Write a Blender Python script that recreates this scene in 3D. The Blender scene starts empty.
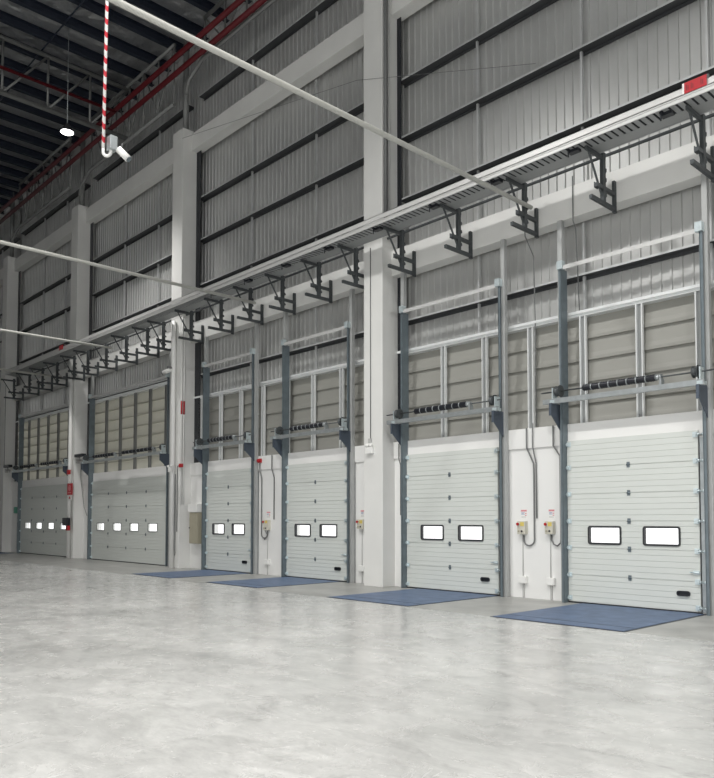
import bpy, math, random
from mathutils import Vector, Matrix
random.seed(7)
S = bpy.context.scene
COL = S.collection
R = math.radians

# ------------------------------------------------------------------ camera
cd = bpy.data.cameras.new('camera'); cam = bpy.data.objects.new('camera', cd); COL.objects.link(cam)
cam.location = (0, 0, 1.6)
cam.rotation_euler = (R(90 + 2.49), 0, R(46.76))
cd.sensor_fit = 'HORIZONTAL'; cd.sensor_width = 36.0; cd.lens = 753.0 / 714.0 * 36.0
cd.shift_y = (486.7 - 389.0) / 714.0
cd.clip_end = 300
S.camera = cam

# ------------------------------------------------------------------ world, lights, exposure
w = bpy.data.worlds.new('sky'); S.world = w; w.use_nodes = True
bg = w.node_tree.nodes['Background']; bg.inputs[0].default_value = (1.0, 1.0, 1.0, 1); bg.inputs[1].default_value = 1.6
S.view_settings.view_transform = 'Standard'; S.view_settings.look = 'None'
S.view_settings.gamma = 1.0; S.view_settings.use_curve_mapping = False
S.view_settings.exposure = 0.0

def area(name, loc, rot, sx, sy, power, color=(1, 1, 1)):
    l = bpy.data.lights.new(name, 'AREA'); l.shape = 'RECTANGLE'; l.size = sx; l.size_y = sy
    l.energy = power; l.color = color
    o = bpy.data.objects.new(name, l); o.location = loc; o.rotation_euler = rot; COL.objects.link(o); return o
# daylight entering through the open dock doors of the opposite long side and the open end
area('daylight_opposite', (2.0, -15.6, 3.0), (R(90), 0, 0), 18, 5.6, 1350, (1.0, .995, .97))
area('daylight_end', (19.5, 0.0, 3.6), (R(90), 0, R(90)), 22, 6.0, 260, (1.0, .995, .97))
BAY_POWER = 3200

# ------------------------------------------------------------------ material helpers
def mat(name, color, rough=.5, metal=0.0, noise=0.0, nscale=3.0, bump=0.0, bscale=60.0, spec=.5):
    m = bpy.data.materials.new(name); m.use_nodes = True
    nt = m.node_tree; b = nt.nodes['Principled BSDF']
    b.inputs['Base Color'].default_value = (*color, 1); b.inputs['Roughness'].default_value = rough
    b.inputs['Metallic'].default_value = metal; b.inputs['Specular IOR Level'].default_value = spec
    tc = nt.nodes.new('ShaderNodeTexCoord')
    if noise:
        n = nt.nodes.new('ShaderNodeTexNoise'); n.inputs['Scale'].default_value = nscale; n.inputs['Detail'].default_value = 6
        mr = nt.nodes.new('ShaderNodeMapRange'); mr.inputs[1].default_value = .3; mr.inputs[2].default_value = .7
        mr.inputs[3].default_value = 1 - noise; mr.inputs[4].default_value = 1 + noise
        mx = nt.nodes.new('ShaderNodeVectorMath'); mx.operation = 'SCALE'; mx.inputs[0].default_value = color
        nt.links.new(tc.outputs['Object'], n.inputs['Vector']); nt.links.new(n.outputs[0], mr.inputs[0])
        nt.links.new(mr.outputs[0], mx.inputs['Scale']); nt.links.new(mx.outputs[0], b.inputs['Base Color'])
    if bump:
        n2 = nt.nodes.new('ShaderNodeTexNoise'); n2.inputs['Scale'].default_value = bscale; n2.inputs['Detail'].default_value = 4
        bp = nt.nodes.new('ShaderNodeBump'); bp.inputs['Strength'].default_value = bump; bp.inputs['Distance'].default_value = .01
        nt.links.new(tc.outputs['Object'], n2.inputs['Vector']); nt.links.new(n2.outputs[0], bp.inputs['Height'])
        nt.links.new(bp.outputs[0], b.inputs['Normal'])
    return m

def emis(name, color, st):
    m = bpy.data.materials.new(name); m.use_nodes = True
    b = m.node_tree.nodes['Principled BSDF']; b.inputs['Emission Color'].default_value = (*color, 1)
    b.inputs['Emission Strength'].default_value = st; b.inputs['Base Color'].default_value = (*color, 1); return m

M = {}
M['concrete'] = mat('painted_concrete', (.69, .69, .67), .55, noise=.035, nscale=1.3, bump=.15)
M['wallpaint'] = mat('wall_paint', (.76, .76, .745), .5, noise=.02, nscale=.8, bump=.08)
M['clad'] = mat('cladding_sheet', (.57, .575, .565), .40, metal=.55, noise=.05, nscale=1.1)
M['girt'] = mat('girt_steel', (.60, .61, .61), .42, metal=.4, noise=.06, nscale=3)
M['web'] = mat('girt_web_shade', (.055, .058, .062), .5, metal=.3)  # near-black tone puts the shade under the girts into the colour
M['galv'] = mat('galvanised_steel', (.42, .45, .46), .38, metal=.6, noise=.10, nscale=9)
M['galvdark'] = mat('dark_galvanised_steel', (.155, .19, .21), .42, metal=.35, noise=.10, nscale=6)
M['galvlight'] = mat('bright_zinc', (.62, .70, .72), .33, metal=.5, noise=.08, nscale=15)
M['plate'] = mat('blue_grey_plate', (.085, .105, .135), .45, metal=.35)
M['post'] = mat('grey_post_paint', (.42, .43, .425), .5, metal=.2, noise=.05, nscale=5)
M['bracket'] = mat('bracket_steel', (.07, .078, .082), .5, metal=.35, noise=.1, nscale=10)
M['tray'] = mat('tray_steel', (.60, .60, .59), .4, metal=.25, noise=.03, nscale=4)
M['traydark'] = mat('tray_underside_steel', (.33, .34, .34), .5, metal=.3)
M['alu'] = mat('aluminium_frame', (.80, .82, .82), .35, metal=.25)
M['recess'] = mat('mullion_recess', (.24, .25, .25), .5, metal=.2)
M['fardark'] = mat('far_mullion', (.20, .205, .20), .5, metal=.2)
M['door'] = mat('door_panel_paint', (.60, .625, .595), .42, noise=.012, nscale=2.0)
M['rubber'] = mat('black_rubber', (.025, .027, .03), .55)
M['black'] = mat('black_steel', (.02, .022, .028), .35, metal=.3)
M['white'] = mat('white_plastic', (.78, .78, .76), .35)
M['pvc'] = mat('white_pipe_paint', (.80, .80, .78), .35)
M['pole'] = mat('long_pipe_paint', (.60, .60, .56), .4)
M['conduit'] = mat('grey_conduit', (.16, .165, .165), .45)
M['conduitlight'] = mat('pale_conduit', (.45, .45, .44), .45)
M['red'] = mat('red_paint', (.42, .012, .018), .4)
M['redpipe'] = mat('red_sprinkler_pipe', (.10, .004, .008), .45)
M['signred'] = mat('sign_red', (.42, .010, .018), .4)
M['signpink'] = mat('sign_pale_red', (.62, .25, .27), .5)
M['signblue'] = mat('sign_blue', (.20, .25, .42), .5)
M['beige'] = mat('beige_cabinet_paint', (.36, .335, .255), .45, noise=.04, nscale=5)
M['boxbeige'] = mat('control_box_paint', (.58, .56, .48), .4)
M['yellow'] = mat('yellow_label', (.62, .50, .13), .5)
M['green'] = mat('green_plastic', (.10, .30, .22), .5)
M['truss'] = mat('truss_paint', (.20, .205, .20), .5, metal=.2)
M['purlin'] = mat('purlin_steel', (.020, .026, .042), .5, metal=.3)
M['lamp'] = emis('lamp_disc', (1, .98, .95), 14)
M['lampbody'] = mat('lamp_housing', (.05, .05, .055), .4, metal=.4)

def mix_translucent(name, color, amount):
    m = bpy.data.materials.new(name); m.use_nodes = True; nt = m.node_tree
    b = nt.nodes['Principled BSDF']; out = nt.nodes['Material Output']
    b.inputs['Base Color'].default_value = (*color, 1); b.inputs['Roughness'].default_value = .5
    t = nt.nodes.new('ShaderNodeBsdfTranslucent'); t.inputs[0].default_value = (*[min(1, c * 1.3) for c in color], 1)
    mx = nt.nodes.new('ShaderNodeMixShader'); mx.inputs[0].default_value = amount
    nt.links.new(b.outputs[0], mx.inputs[1]); nt.links.new(t.outputs[0], mx.inputs[2]); nt.links.new(mx.outputs[0], out.inputs[0])
    return m
M['blade'] = mix_translucent('louvre_blade', (.30, .298, .272), .08)
M['bladefar'] = mix_translucent('louvre_blade_clear', (.45, .445, .405), .50)

def glass(name):
    m = bpy.data.materials.new(name); m.use_nodes = True; nt = m.node_tree
    out = nt.nodes['Material Output']; nt.nodes.remove(nt.nodes['Principled BSDF'])
    t = nt.nodes.new('ShaderNodeBsdfTransparent'); g = nt.nodes.new('ShaderNodeBsdfGlossy'); g.inputs['Roughness'].default_value = .03
    mx = nt.nodes.new('ShaderNodeMixShader'); mx.inputs[0].default_value = .06
    nt.links.new(t.outputs[0], mx.inputs[1]); nt.links.new(g.outputs[0], mx.inputs[2]); nt.links.new(mx.outputs[0], out.inputs[0]); return m
M['glass'] = glass('acrylic_pane')

def floor_mat():
    m = bpy.data.materials.new('polished_concrete'); m.use_nodes = True; nt = m.node_tree; N = nt.nodes; L = nt.links
    b = N['Principled BSDF']; tc = N.new('ShaderNodeTexCoord')
    def noise(scale, det, rough=.6, stretch=None, dist=0.0):
        n = N.new('ShaderNodeTexNoise'); n.inputs['Scale'].default_value = scale; n.inputs['Detail'].default_value = det
        n.inputs['Roughness'].default_value = rough; n.inputs['Distortion'].default_value = dist
        if stretch:
            mp = N.new('ShaderNodeMapping'); mp.inputs['Scale'].default_value = stretch[0]; mp.inputs['Rotation'].default_value = (0, 0, stretch[1])
            L.new(tc.outputs['Object'], mp.inputs[0]); L.new(mp.outputs[0], n.inputs['Vector'])
        else: L.new(tc.outputs['Object'], n.inputs['Vector'])
        return n
    def mrange(src, a, b_, c, d):
        r = N.new('ShaderNodeMapRange'); r.inputs[1].default_value = a; r.inputs[2].default_value = b_
        r.inputs[3].default_value = c; r.inputs[4].default_value = d; L.new(src, r.inputs[0]); return r.outputs[0]
    def mul(a, c):
        r = N.new('ShaderNodeMath'); r.operation = 'MULTIPLY'; L.new(a, r.inputs[0])
        if isinstance(c, float): r.inputs[1].default_value = c
        else: L.new(c, r.inputs[1])
        return r.outputs[0]
    big = mrange(noise(.30, 5, .55, None, .8).outputs[0], .32, .68, .82, 1.12)
    med = mrange(noise(1.5, 8, .68, ((1, 1.8, 1), .5), 1.2).outputs[0], .35, .68, .82, 1.12)
    fine = mrange(noise(9, 9, .8, ((1, 2.6, 1), -.4), .8).outputs[0], .35, .65, .88, 1.08)
    # darker scuffs and worn patches
    scuff = mrange(noise(.9, 9, .72, ((1, 2.2, 1), .9), 1.6).outputs[0], .58, .70, 1.0, .74)
    scr = mrange(noise(3.0, 10, .8, ((1, 6.0, 1), .2), 2.0).outputs[0], .62, .70, 1.0, .76)
    v = mul(mul(mul(mul(big, med), fine), scuff), scr)
    wav = N.new('ShaderNodeVectorMath'); wav.operation = 'SCALE'; wav.inputs[0].default_value = (.50, .50, .485)
    L.new(v, wav.inputs['Scale']); L.new(wav.outputs[0], b.inputs['Base Color'])
    rg = mrange(noise(2.2, 7, .7, None, .8).outputs[0], .3, .7, .12, .36); L.new(rg, b.inputs['Roughness'])
    b.inputs['Specular IOR Level'].default_value = .5
    bp = N.new('ShaderNodeBump'); bp.inputs['Strength'].default_value = .06; bp.inputs['Distance'].default_value = .02
    L.new(noise(4, 6, .6).outputs[0], bp.inputs['Height']); L.new(bp.outputs[0], b.inputs['Normal'])
    return m
M['floor'] = floor_mat()

M['apron'] = mat('apron_concrete', (.33, .33, .315), .38, noise=.2, nscale=1.6, bump=.1)
def blue_mat():
    m = mat('blue_leveller_paint', (.085, .130, .222), .5, noise=.25, nscale=4, bump=.25, bscale=25); return m
M['blue'] = blue_mat()

def foil_mat():
    m = bpy.data.materials.new('silver_roof_foil'); m.use_nodes = True; nt = m.node_tree; b = nt.nodes['Principled BSDF']
    b.inputs['Base Color'].default_value = (.55, .56, .57, 1); b.inputs['Metallic'].default_value = .75; b.inputs['Roughness'].default_value = .33
    tc = nt.nodes.new('ShaderNodeTexCoord'); n = nt.nodes.new('ShaderNodeTexNoise'); n.inputs['Scale'].default_value = 1.6; n.inputs['Detail'].default_value = 3
    bp = nt.nodes.new('ShaderNodeBump'); bp.inputs['Strength'].default_value = 1.0; bp.inputs['Distance'].default_value = .25
    nt.links.new(tc.outputs['Object'], n.inputs['Vector']); nt.links.new(n.outputs[0], bp.inputs['Height']); nt.links.new(bp.outputs[0], b.inputs['Normal'])
    return m
M['foil'] = foil_mat()

def stripe_mat():
    m = mat('red_white_tape', (.8, .8, .8), .4); nt = m.node_tree; b = nt.nodes['Principled BSDF']
    tc = nt.nodes.new('ShaderNodeTexCoord'); sp = nt.nodes.new('ShaderNodeSeparateXYZ'); L = nt.links
    L.new(tc.outputs['Object'], sp.inputs[0])
    a = nt.nodes.new('ShaderNodeMath'); a.operation = 'MULTIPLY_ADD'; a.inputs[1].default_value = 1.8; L.new(sp.outputs[0], a.inputs[0]); L.new(sp.outputs[2], a.inputs[2])
    d = nt.nodes.new('ShaderNodeMath'); d.operation = 'DIVIDE'; d.inputs[1].default_value = .195; L.new(a.outputs[0], d.inputs[0])
    f = nt.nodes.new('ShaderNodeMath'); f.operation = 'FRACT'; L.new(d.outputs[0], f.inputs[0])
    g = nt.nodes.new('ShaderNodeMath'); g.operation = 'GREATER_THAN'; g.inputs[1].default_value = .56; L.new(f.outputs[0], g.inputs[0])
    mx = nt.nodes.new('ShaderNodeMix'); mx.data_type = 'RGBA'; mx.inputs[6].default_value = (.80, .80, .78, 1); mx.inputs[7].default_value = (.62, .03, .05, 1)
    L.new(g.outputs[0], mx.inputs[0]); L.new(mx.outputs[2], b.inputs['Base Color']); return m
M['stripe'] = stripe_mat()

# ------------------------------------------------------------------ mesh builder
class MB:
    def __init__(s): s.v = []; s.f = []; s.sm = []
    def box(s, x0, x1, y0, y1, z0, z1):
        x0, x1 = sorted((x0, x1)); y0, y1 = sorted((y0, y1)); z0, z1 = sorted((z0, z1))
        n = len(s.v)
        s.v += [(x0, y0, z0), (x1, y0, z0), (x1, y1, z0), (x0, y1, z0), (x0, y0, z1), (x1, y0, z1), (x1, y1, z1), (x0, y1, z1)]
        for q in ((0, 3, 2, 1), (4, 5, 6, 7), (0, 1, 5, 4), (1, 2, 6, 5), (2, 3, 7, 6), (3, 0, 4, 7)): s.f.append(tuple(n + i for i in q)); s.sm.append(False)
        return s
    def prism(s, poly, axis, a, b):
        """poly in the two other axes, extruded along axis from a to b"""
        n = len(s.v); k = len(poly)
        for t in (a, b):
            for p, q in poly:
                s.v.append({'x': (t, p, q), 'y': (p, t, q), 'z': (p, q, t)}[axis])
        s.f.append(tuple(n + i for i in range(k))[::-1]); s.f.append(tuple(n + k + i for i in range(k))); s.sm += [False, False]
        for i in range(k):
            j = (i + 1) % k; s.f.append((n + i, n + j, n + k + j, n + k + i)); s.sm.append(False)
        return s
    def tube(s, pts, r, seg=10, cap=True, radii=None):
        pts = [Vector(p) for p in pts]; n0 = len(s.v); up = None
        for i, p in enumerate(pts):
            d = (pts[min(i + 1, len(pts) - 1)] - pts[max(i - 1, 0)]).normalized()
            if up is None:
                up = Vector((0, 0, 1)) if abs(d.z) < .9 else Vector((1, 0, 0))
            a = d.cross(up).normalized(); up = a.cross(d).normalized(); rr = radii[i] if radii else r
            for k in range(seg):
                t = 2 * math.pi * k / seg; s.v.append(tuple(p + a * math.cos(t) * rr + up * math.sin(t) * rr))
        for i in range(len(pts) - 1):
            for k in range(seg):
                k2 = (k + 1) % seg; s.f.append((n0 + i * seg + k, n0 + i * seg + k2, n0 + (i + 1) * seg + k2, n0 + (i + 1) * seg + k)); s.sm.append(True)
        if cap:
            s.f.append(tuple(n0 + k for k in range(seg))[::-1]); s.f.append(tuple(n0 + (len(pts) - 1) * seg + k for k in range(seg))); s.sm += [False, False]
        return s
    def bar(s, a, b, w, h):
        """rectangular bar between two points"""
        a, b = Vector(a), Vector(b); d = (b - a).normalized()
        up = Vector((0, 0, 1)) if abs(d.z) < .95 else Vector((0, 1, 0))
        p = d.cross(up).normalized() * w / 2; q = p.cross(d).normalized() * h / 2; n = len(s.v)
        for c in (a, b):
            for u, v in ((-1, -1), (1, -1), (1, 1), (-1, 1)): s.v.append(tuple(c + p * u + q * v))
        for f in ((3, 2, 1, 0), (4, 5, 6, 7), (0, 1, 5, 4), (1, 2, 6, 5), (2, 3, 7, 6), (3, 0, 4, 7)): s.f.append(tuple(n + i for i in f)); s.sm.append(False)
        return s
    def build(s, name, m, parent=None, bevel=0):
        me = bpy.data.meshes.new(name); me.from_pydata(s.v, [], s.f); me.polygons.foreach_set('use_smooth', s.sm)
        me.materials.append(m); me.update()
        import bmesh
        bm = bmesh.new(); bm.from_mesh(me); bmesh.ops.recalc_face_normals(bm, faces=bm.faces); bm.to_mesh(me); bm.free()
        o = bpy.data.objects.new(name, me); COL.objects.link(o)
        if bevel:
            md = o.modifiers.new('bevel', 'BEVEL'); md.width = bevel; md.segments = 2; md.limit_method = 'ANGLE'
        if parent: attach(o, parent)
        return o
def attach(o, parent):
    o.parent = parent
    l = Vector((0, 0, 0)); q = parent
    while q is not None: l += q.location; q = q.parent     # no thing here is rotated: a plain offset keeps the mesh where it was built
    o.location = -l
def tag(o, label=None, cat=None, group=None, kind=None):
    if label: o['label'] = label
    if cat: o['category'] = cat
    if group: o['group'] = group
    if kind: o['kind'] = kind
    return o
def thing(name, loc, label, cat, group=None, kind=None):
    o = bpy.data.objects.new(name, None); o.empty_display_size = .1; o.location = loc; COL.objects.link(o)
    return tag(o, label, cat, group, kind)
def arc(c, r, a0, a1, n, plane='xz', y=0):
    return [(c[0] + r * math.cos(R(a0 + (a1 - a0) * i / n)), y, c[1] + r * math.sin(R(a0 + (a1 - a0) * i / n))) for i in range(n + 1)]

# ------------------------------------------------------------------ layout constants (metres)
WY = 13.08                                   # inner face of the low wall
COLS = [(-3.86, -3.22), (-13.22, -12.58), (-22.62, -21.96), (-31.05, -30.40), (-39.50, -38.86)]
BAYS = [(-12.58, -3.86, 'nearest bay'), (-21.96, -13.22, 'bay past the central column'),
        (-30.40, -22.62, 'bay of the four-window door'), (-38.86, -31.05, 'bay of the farthest door'), (-47.4, -39.50, 'far end bay')]
DOORS = [(-7.85, -5.34, 2, 'nearest dock door', 'dock door nearest the camera, at the edge of the row'),
         (-12.11, -9.50, 2, 'door beside the central column', 'dock door standing just in front of the central column'),
         (-16.69, -14.20, 2, 'door past the central column', 'dock door just past the central column'),
         (-20.85, -18.36, 2, 'door by the beige cabinet', 'dock door beside the beige wall cabinet'),
         (-29.42, -23.35, 4, 'wide door by the white drain pipe', 'wide dock door'),
         (-37.35, -31.55, 4, 'farthest wide door', 'wide dock door')]
ROOFZ = 18.15

# ------------------------------------------------------------------ floor, walls, roof
def struct(o, label, cat): return tag(o, label, cat, None, 'structure')
struct(MB().box(-47.5, 20, -16, 13.4, -.25, 0).build('floor', M['floor']), 'polished grey concrete floor with scuffs and pale patches', 'floor')
ap = MB(); lv = sorted([(-7.55, -5.27), (-11.75, -9.52), (-16.62, -14.45), (-20.70, -18.45)]); xx = -36.9
for a, b in lv + [(-2.6, 0)]: ap.box(xx, a - .04, 10.2, WY - .002, 0, .003); xx = b + .04
struct(ap.build('floor_apron', M['apron']), 'darker grey concrete strip between the blue leveller plates', 'floor')
# low painted wall with door openings
mb = MB(); xs = [-47.5]
for d in reversed(DOORS): xs += [d[0] + .12, d[1] - .12]
xs += [-2.6]
for i in range(0, len(xs), 2): mb.box(xs[i], xs[i + 1], WY, 13.38, 0, 3.05)
mb.box(-47.5, -2.6, WY - .035, 13.38, 3.05, 3.46)
struct(mb.build('wall_back', M['wallpaint'], bevel=.006), 'low white painted wall holding the dock doors, with a thicker band on top', 'wall')
mb = MB().box(-2.6, 20, WY, 13.38, 0, ROOFZ)
struct(mb.build('wall_back_plain', M['wallpaint']), 'plain end of the long wall beyond the picture edge', 'wall')
struct(MB().box(-47.7, -47.5, -16, 13.6, 0, ROOFZ).build('wall_end', M['clad']), 'dark grey end wall of the hall', 'wall')
# opposite long side: open dock doors below, sheet wall above
mb = MB().box(-47.5, 20, -16.2, -16, 6.2, ROOFZ); mb.box(-47.5, -22, -16.2, -16, 0, 6.2); mb.box(10, 20, -16.2, -16, 0, 6.2)
struct(mb.build('wall_front', M['clad']), 'opposite long wall of the hall behind the camera', 'wall')
mb = MB().box(20, 20.2, -16.2, 13.4, 7, ROOFZ)
struct(mb.build('wall_near_end', M['clad']), 'sheet wall above the open near end of the hall', 'wall')
struct(MB().box(-47.7, 20.2, -16.2, 13.7, ROOFZ, ROOFZ + .1).build('ceiling', M['foil']), 'roof lined with crinkled silver foil between dark purlins', 'roof')

# corrugated sheet per bay, full height above the louvres
def corrugated(x0, x1, z0, z1, y=13.5):
    v = []; p = .197; prof = []
    x = x0
    while x < x1:
        for dx, dy in ((0, 0), (.135, 0), (.148, -.032), (.184, -.032)):
            prof.append((min(x + dx, x1), y + dy))
        x += p
    prof.append((x1, y))
    mb = MB(); n = len(prof)
    for z in (z0, z1):
        for a, b in prof: mb.v.append((a, b, z))
    for i in range(n - 1): mb.f.append((i, i + 1, n + i + 1, n + i)); mb.sm.append(False)
    for z in (z0, z1):
        k = len(mb.v); mb.v += [(x0, y + .05, z), (x1, y + .05, z)]
    k = n * 2
    mb.f.append((k, k + 1, k + 3, k + 2)); mb.sm.append(False)
    return mb
for x0, x1, nm in BAYS:
    zz = 5.60 if x1 > -22 else 6.30
    struct(corrugated(x0 - .64, x1 + .02, zz, ROOFZ).build('wall_cladding', M['clad']), 'grey ribbed sheet cladding above the louvres of the ' + nm, 'wall cladding')

# columns and beams
cn = ['column at the near end beyond the picture edge', 'tallest white column standing between the two pairs of dock doors', 'white column with the white drain pipe beside the beige cabinet',
      'white column with the red fire sign', 'last white column at the far end of the row']
for (x0, x1), l in zip(COLS, cn):
    struct(MB().box(x0, x1, 12.66, 13.36, 0, 14.72).build('column', M['concrete'], bevel=.012), l, 'column')
for x0, x1, nm in BAYS:
    struct(MB().box(x0, x1, 12.98, 13.34, 14.02, 14.60).build('beam', M['concrete'], bevel=.01), 'upper white concrete beam of the ' + nm, 'beam')
    struct(MB().box(x0, x1, 12.98, 13.34, 7.50, 8.13).build('beam', M['concrete'], bevel=.01), 'lower white concrete beam of the ' + nm, 'beam')

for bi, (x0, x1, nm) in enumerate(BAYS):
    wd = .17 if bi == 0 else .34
    struct(MB().box(x0 + .001, x0 + wd, 13.19, 13.205, 3.462, 7.499).box(x0 + .001, x0 + wd * .8, 13.19, 13.205, 8.131, 14.019).build('gap_strip', M['black']), 'black strip over the dark gap beside the column in the ' + nm, 'infill')  # flat black strip stands in for the dark gap next to the column
# steel girts (horizontal) and sag posts
POSTS = {0: (-10.25, -7.65, -5.2), 1: (-19.0, -15.9), 2: (-27.6, -24.9), 3: (-36.0, -33.35), 4: (-44.5, -41.9)}
zn = {16.0: 'topmost', 12.45: 'upper', 11.0: 'middle', 9.46: 'lower', 6.43: 'lowest'}
for bi, (x0, x1, nm) in enumerate(BAYS):
    for z, q in zn.items():
        zt = 6.56 if (z == 6.43 and bi >= 2) else z
        g = thing('wall_girt', (x0 + .01, 13.24, zt), f'{q} steel girt across the cladding of the {nm}', 'girt', None, 'structure')
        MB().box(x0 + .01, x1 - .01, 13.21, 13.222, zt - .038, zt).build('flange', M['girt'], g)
        MB().box(x0 + .01, x1 - .01, 13.222, 13.462, zt - .014, zt - .002).box(x0 + .01, x1 - .01, 13.45, 13.462, zt - .075, zt - .014).build('web', M['web'], g)  # web coloured darker than the flange to paint in its shaded underside
    for k, px in enumerate(POSTS[bi]):
        mb = MB()
        for a, b in ((5.65 if bi < 2 else 6.65, 7.5), (8.13, 14.02), (14.6, ROOFZ)): mb.box(px - .022, px + .022, 13.36, 13.42, a, b)
        struct(mb.build('wall_post', M['girt']), f'thin vertical steel post {("nearest", "second", "third")[k]} in the {nm}', 'post')

# ------------------------------------------------------------------ louvre panels between aluminium mullions
MUL = {0: [-12.52, -11.15, -9.98, -8.80, -7.60, -6.45, -5.36, -4.2], 1: [-21.6, -20.40, -19.28, -18.13, -16.95, -15.81, -14.65, -13.35],
       2: [-29.9, -28.66, -27.44, -26.22, -25.07, -23.90, -22.75], 3: [-38.3, -37.07, -35.89, -34.70, -33.53, -32.35, -31.2], 4: [-46.7, -45.4, -44.1, -42.8, -41.5, -40.2]}
ordn = ['first', 'second', 'third', 'fourth', 'fifth', 'sixth', 'seventh', 'eighth']
for bi, (x0, x1, nm) in enumerate(BAYS):
    xs = MUL[bi]; zt = 5.64 if bi < 2 else 6.42; zb = 3.462
    f = MB().box(x0 + .002, x1 - .002, 13.16, 13.49, zt - .01, zt + .045)
    f.box(x0 + .002, x1 - .002, 13.20, 13.42, zt - .06, zt - .01)
    struct(f.build('window_head_rail', M['alu']), 'pale metal rail along the top of the louvres in the ' + nm, 'rail')
    for k, x in enumerate(xs):
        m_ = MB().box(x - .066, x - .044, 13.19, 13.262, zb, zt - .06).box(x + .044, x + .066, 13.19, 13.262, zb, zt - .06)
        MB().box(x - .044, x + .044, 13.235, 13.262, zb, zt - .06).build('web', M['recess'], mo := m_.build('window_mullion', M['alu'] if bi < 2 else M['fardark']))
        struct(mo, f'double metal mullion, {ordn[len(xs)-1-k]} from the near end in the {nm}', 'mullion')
    nblades = 5 if bi < 2 else 7
    for k in range(len(xs) - 1):
        a, b = (x0 + .002 if k == 0 else xs[k] + .004), (x1 - .002 if k == len(xs) - 2 else xs[k + 1] - .004)
        p = MB(); h = (zt - .06 - zb) / nblades
        fy = 13.32 if bi < 2 else 13.27
        for j in range(nblades):
            z0 = zb + j * h
            # blade leaning into the hall at its foot and lapping over the one below
            p.prism([(fy, z0 - .01 if j else z0), (fy + .002, z0 + .05), (fy + .02, z0 + .13), (13.375, z0 + h), (13.385, z0 + h), (fy + .03, z0 + .13), (fy + .014, z0 + .05), (fy + .013, z0 - .01 if j else z0)], 'x', a, b)
            if j: p.box(a, b, fy + .013, 13.39 if bi < 2 else 13.375, z0 - .01, z0 + .002)
        tag(p.build('louvre_panel', M['blade'] if bi < 2 else M['bladefar']), f'translucent louvre panel, {ordn[len(xs)-2-k]} from the near end, in the {nm}', 'louvre', 'louvre panels in the ' + nm)

# ------------------------------------------------------------------ sectional dock doors
def rounded_rect(x0, x1, z0, z1, r, n=4):
    pts = []
    for cx, cz, a in ((x1 - r, z1 - r, 0), (x0 + r, z1 - r, 90), (x0 + r, z0 + r, 180), (x1 - r, z0 + r, 270)):
        for i in range(n + 1): t = R(a + 90 * i / n); pts.append((cx + r * math.cos(t), cz + r * math.sin(t)))
    return pts
def ring(mb, outer, inner, y0, y1):
    n = len(outer); b = len(mb.v)
    for y in (y0, y1):
        for lp in (outer, inner):
            for x, z in lp: mb.v.append((x, y, z))
    for i in range(n):
        j = (i + 1) % n
        for q in ((i, j, n + j, n + i), (2*n + i, 3*n + i, 3*n + j, 2*n + j), (i, 2*n + i, 2*n + j, j), (n + i, n + j, 3*n + j, 3*n + i)):
            mb.f.append(tuple(b + k for k in q)); mb.sm.append(False)
Y0, Y1 = 12.995, 13.04
JZ = [0.03, .54, 1.06, 1.57, 2.085, 2.60, 3.125]
def section(mb, x0, x1, z0, z1, holes=(), hz=None):
    """one door section: ribbed steel skin extruded along x, optional window holes"""
    n = 5; h = (z1 - z0) / n
    def prof(a, b):
        pts = []; z = a
        out = [(Y1, a), (Y0 + .002, a)]
        k0 = 0
        for k in range(n):
            zz = z0 + k * h
            if a - 1e-6 <= zz + .004 and zz + h <= b + 1e-6 + h:
                for dy, dz in ((.0045, .0), (.0045, .007), (0, .013)):
                    q = zz + dz
                    if a < q < b: out.append((Y0 + dy, q))
        out += [(Y0 + .004, b), (Y1, b)]
        return out
    if not holes:
        mb.prism(prof(z0 + .003, z1 - .003), 'x', x0, x1); return
    mb.prism(prof(z0 + .003, hz[0]), 'x', x0, x1); mb.prism(prof(hz[1], z1 - .003), 'x', x0, x1)
    e = [x0] + [q for hh in holes for q in hh] + [x1]
    for i in range(0, len(e), 2): mb.prism(prof(hz[0], hz[1]), 'x', e[i], e[i + 1])

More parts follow.
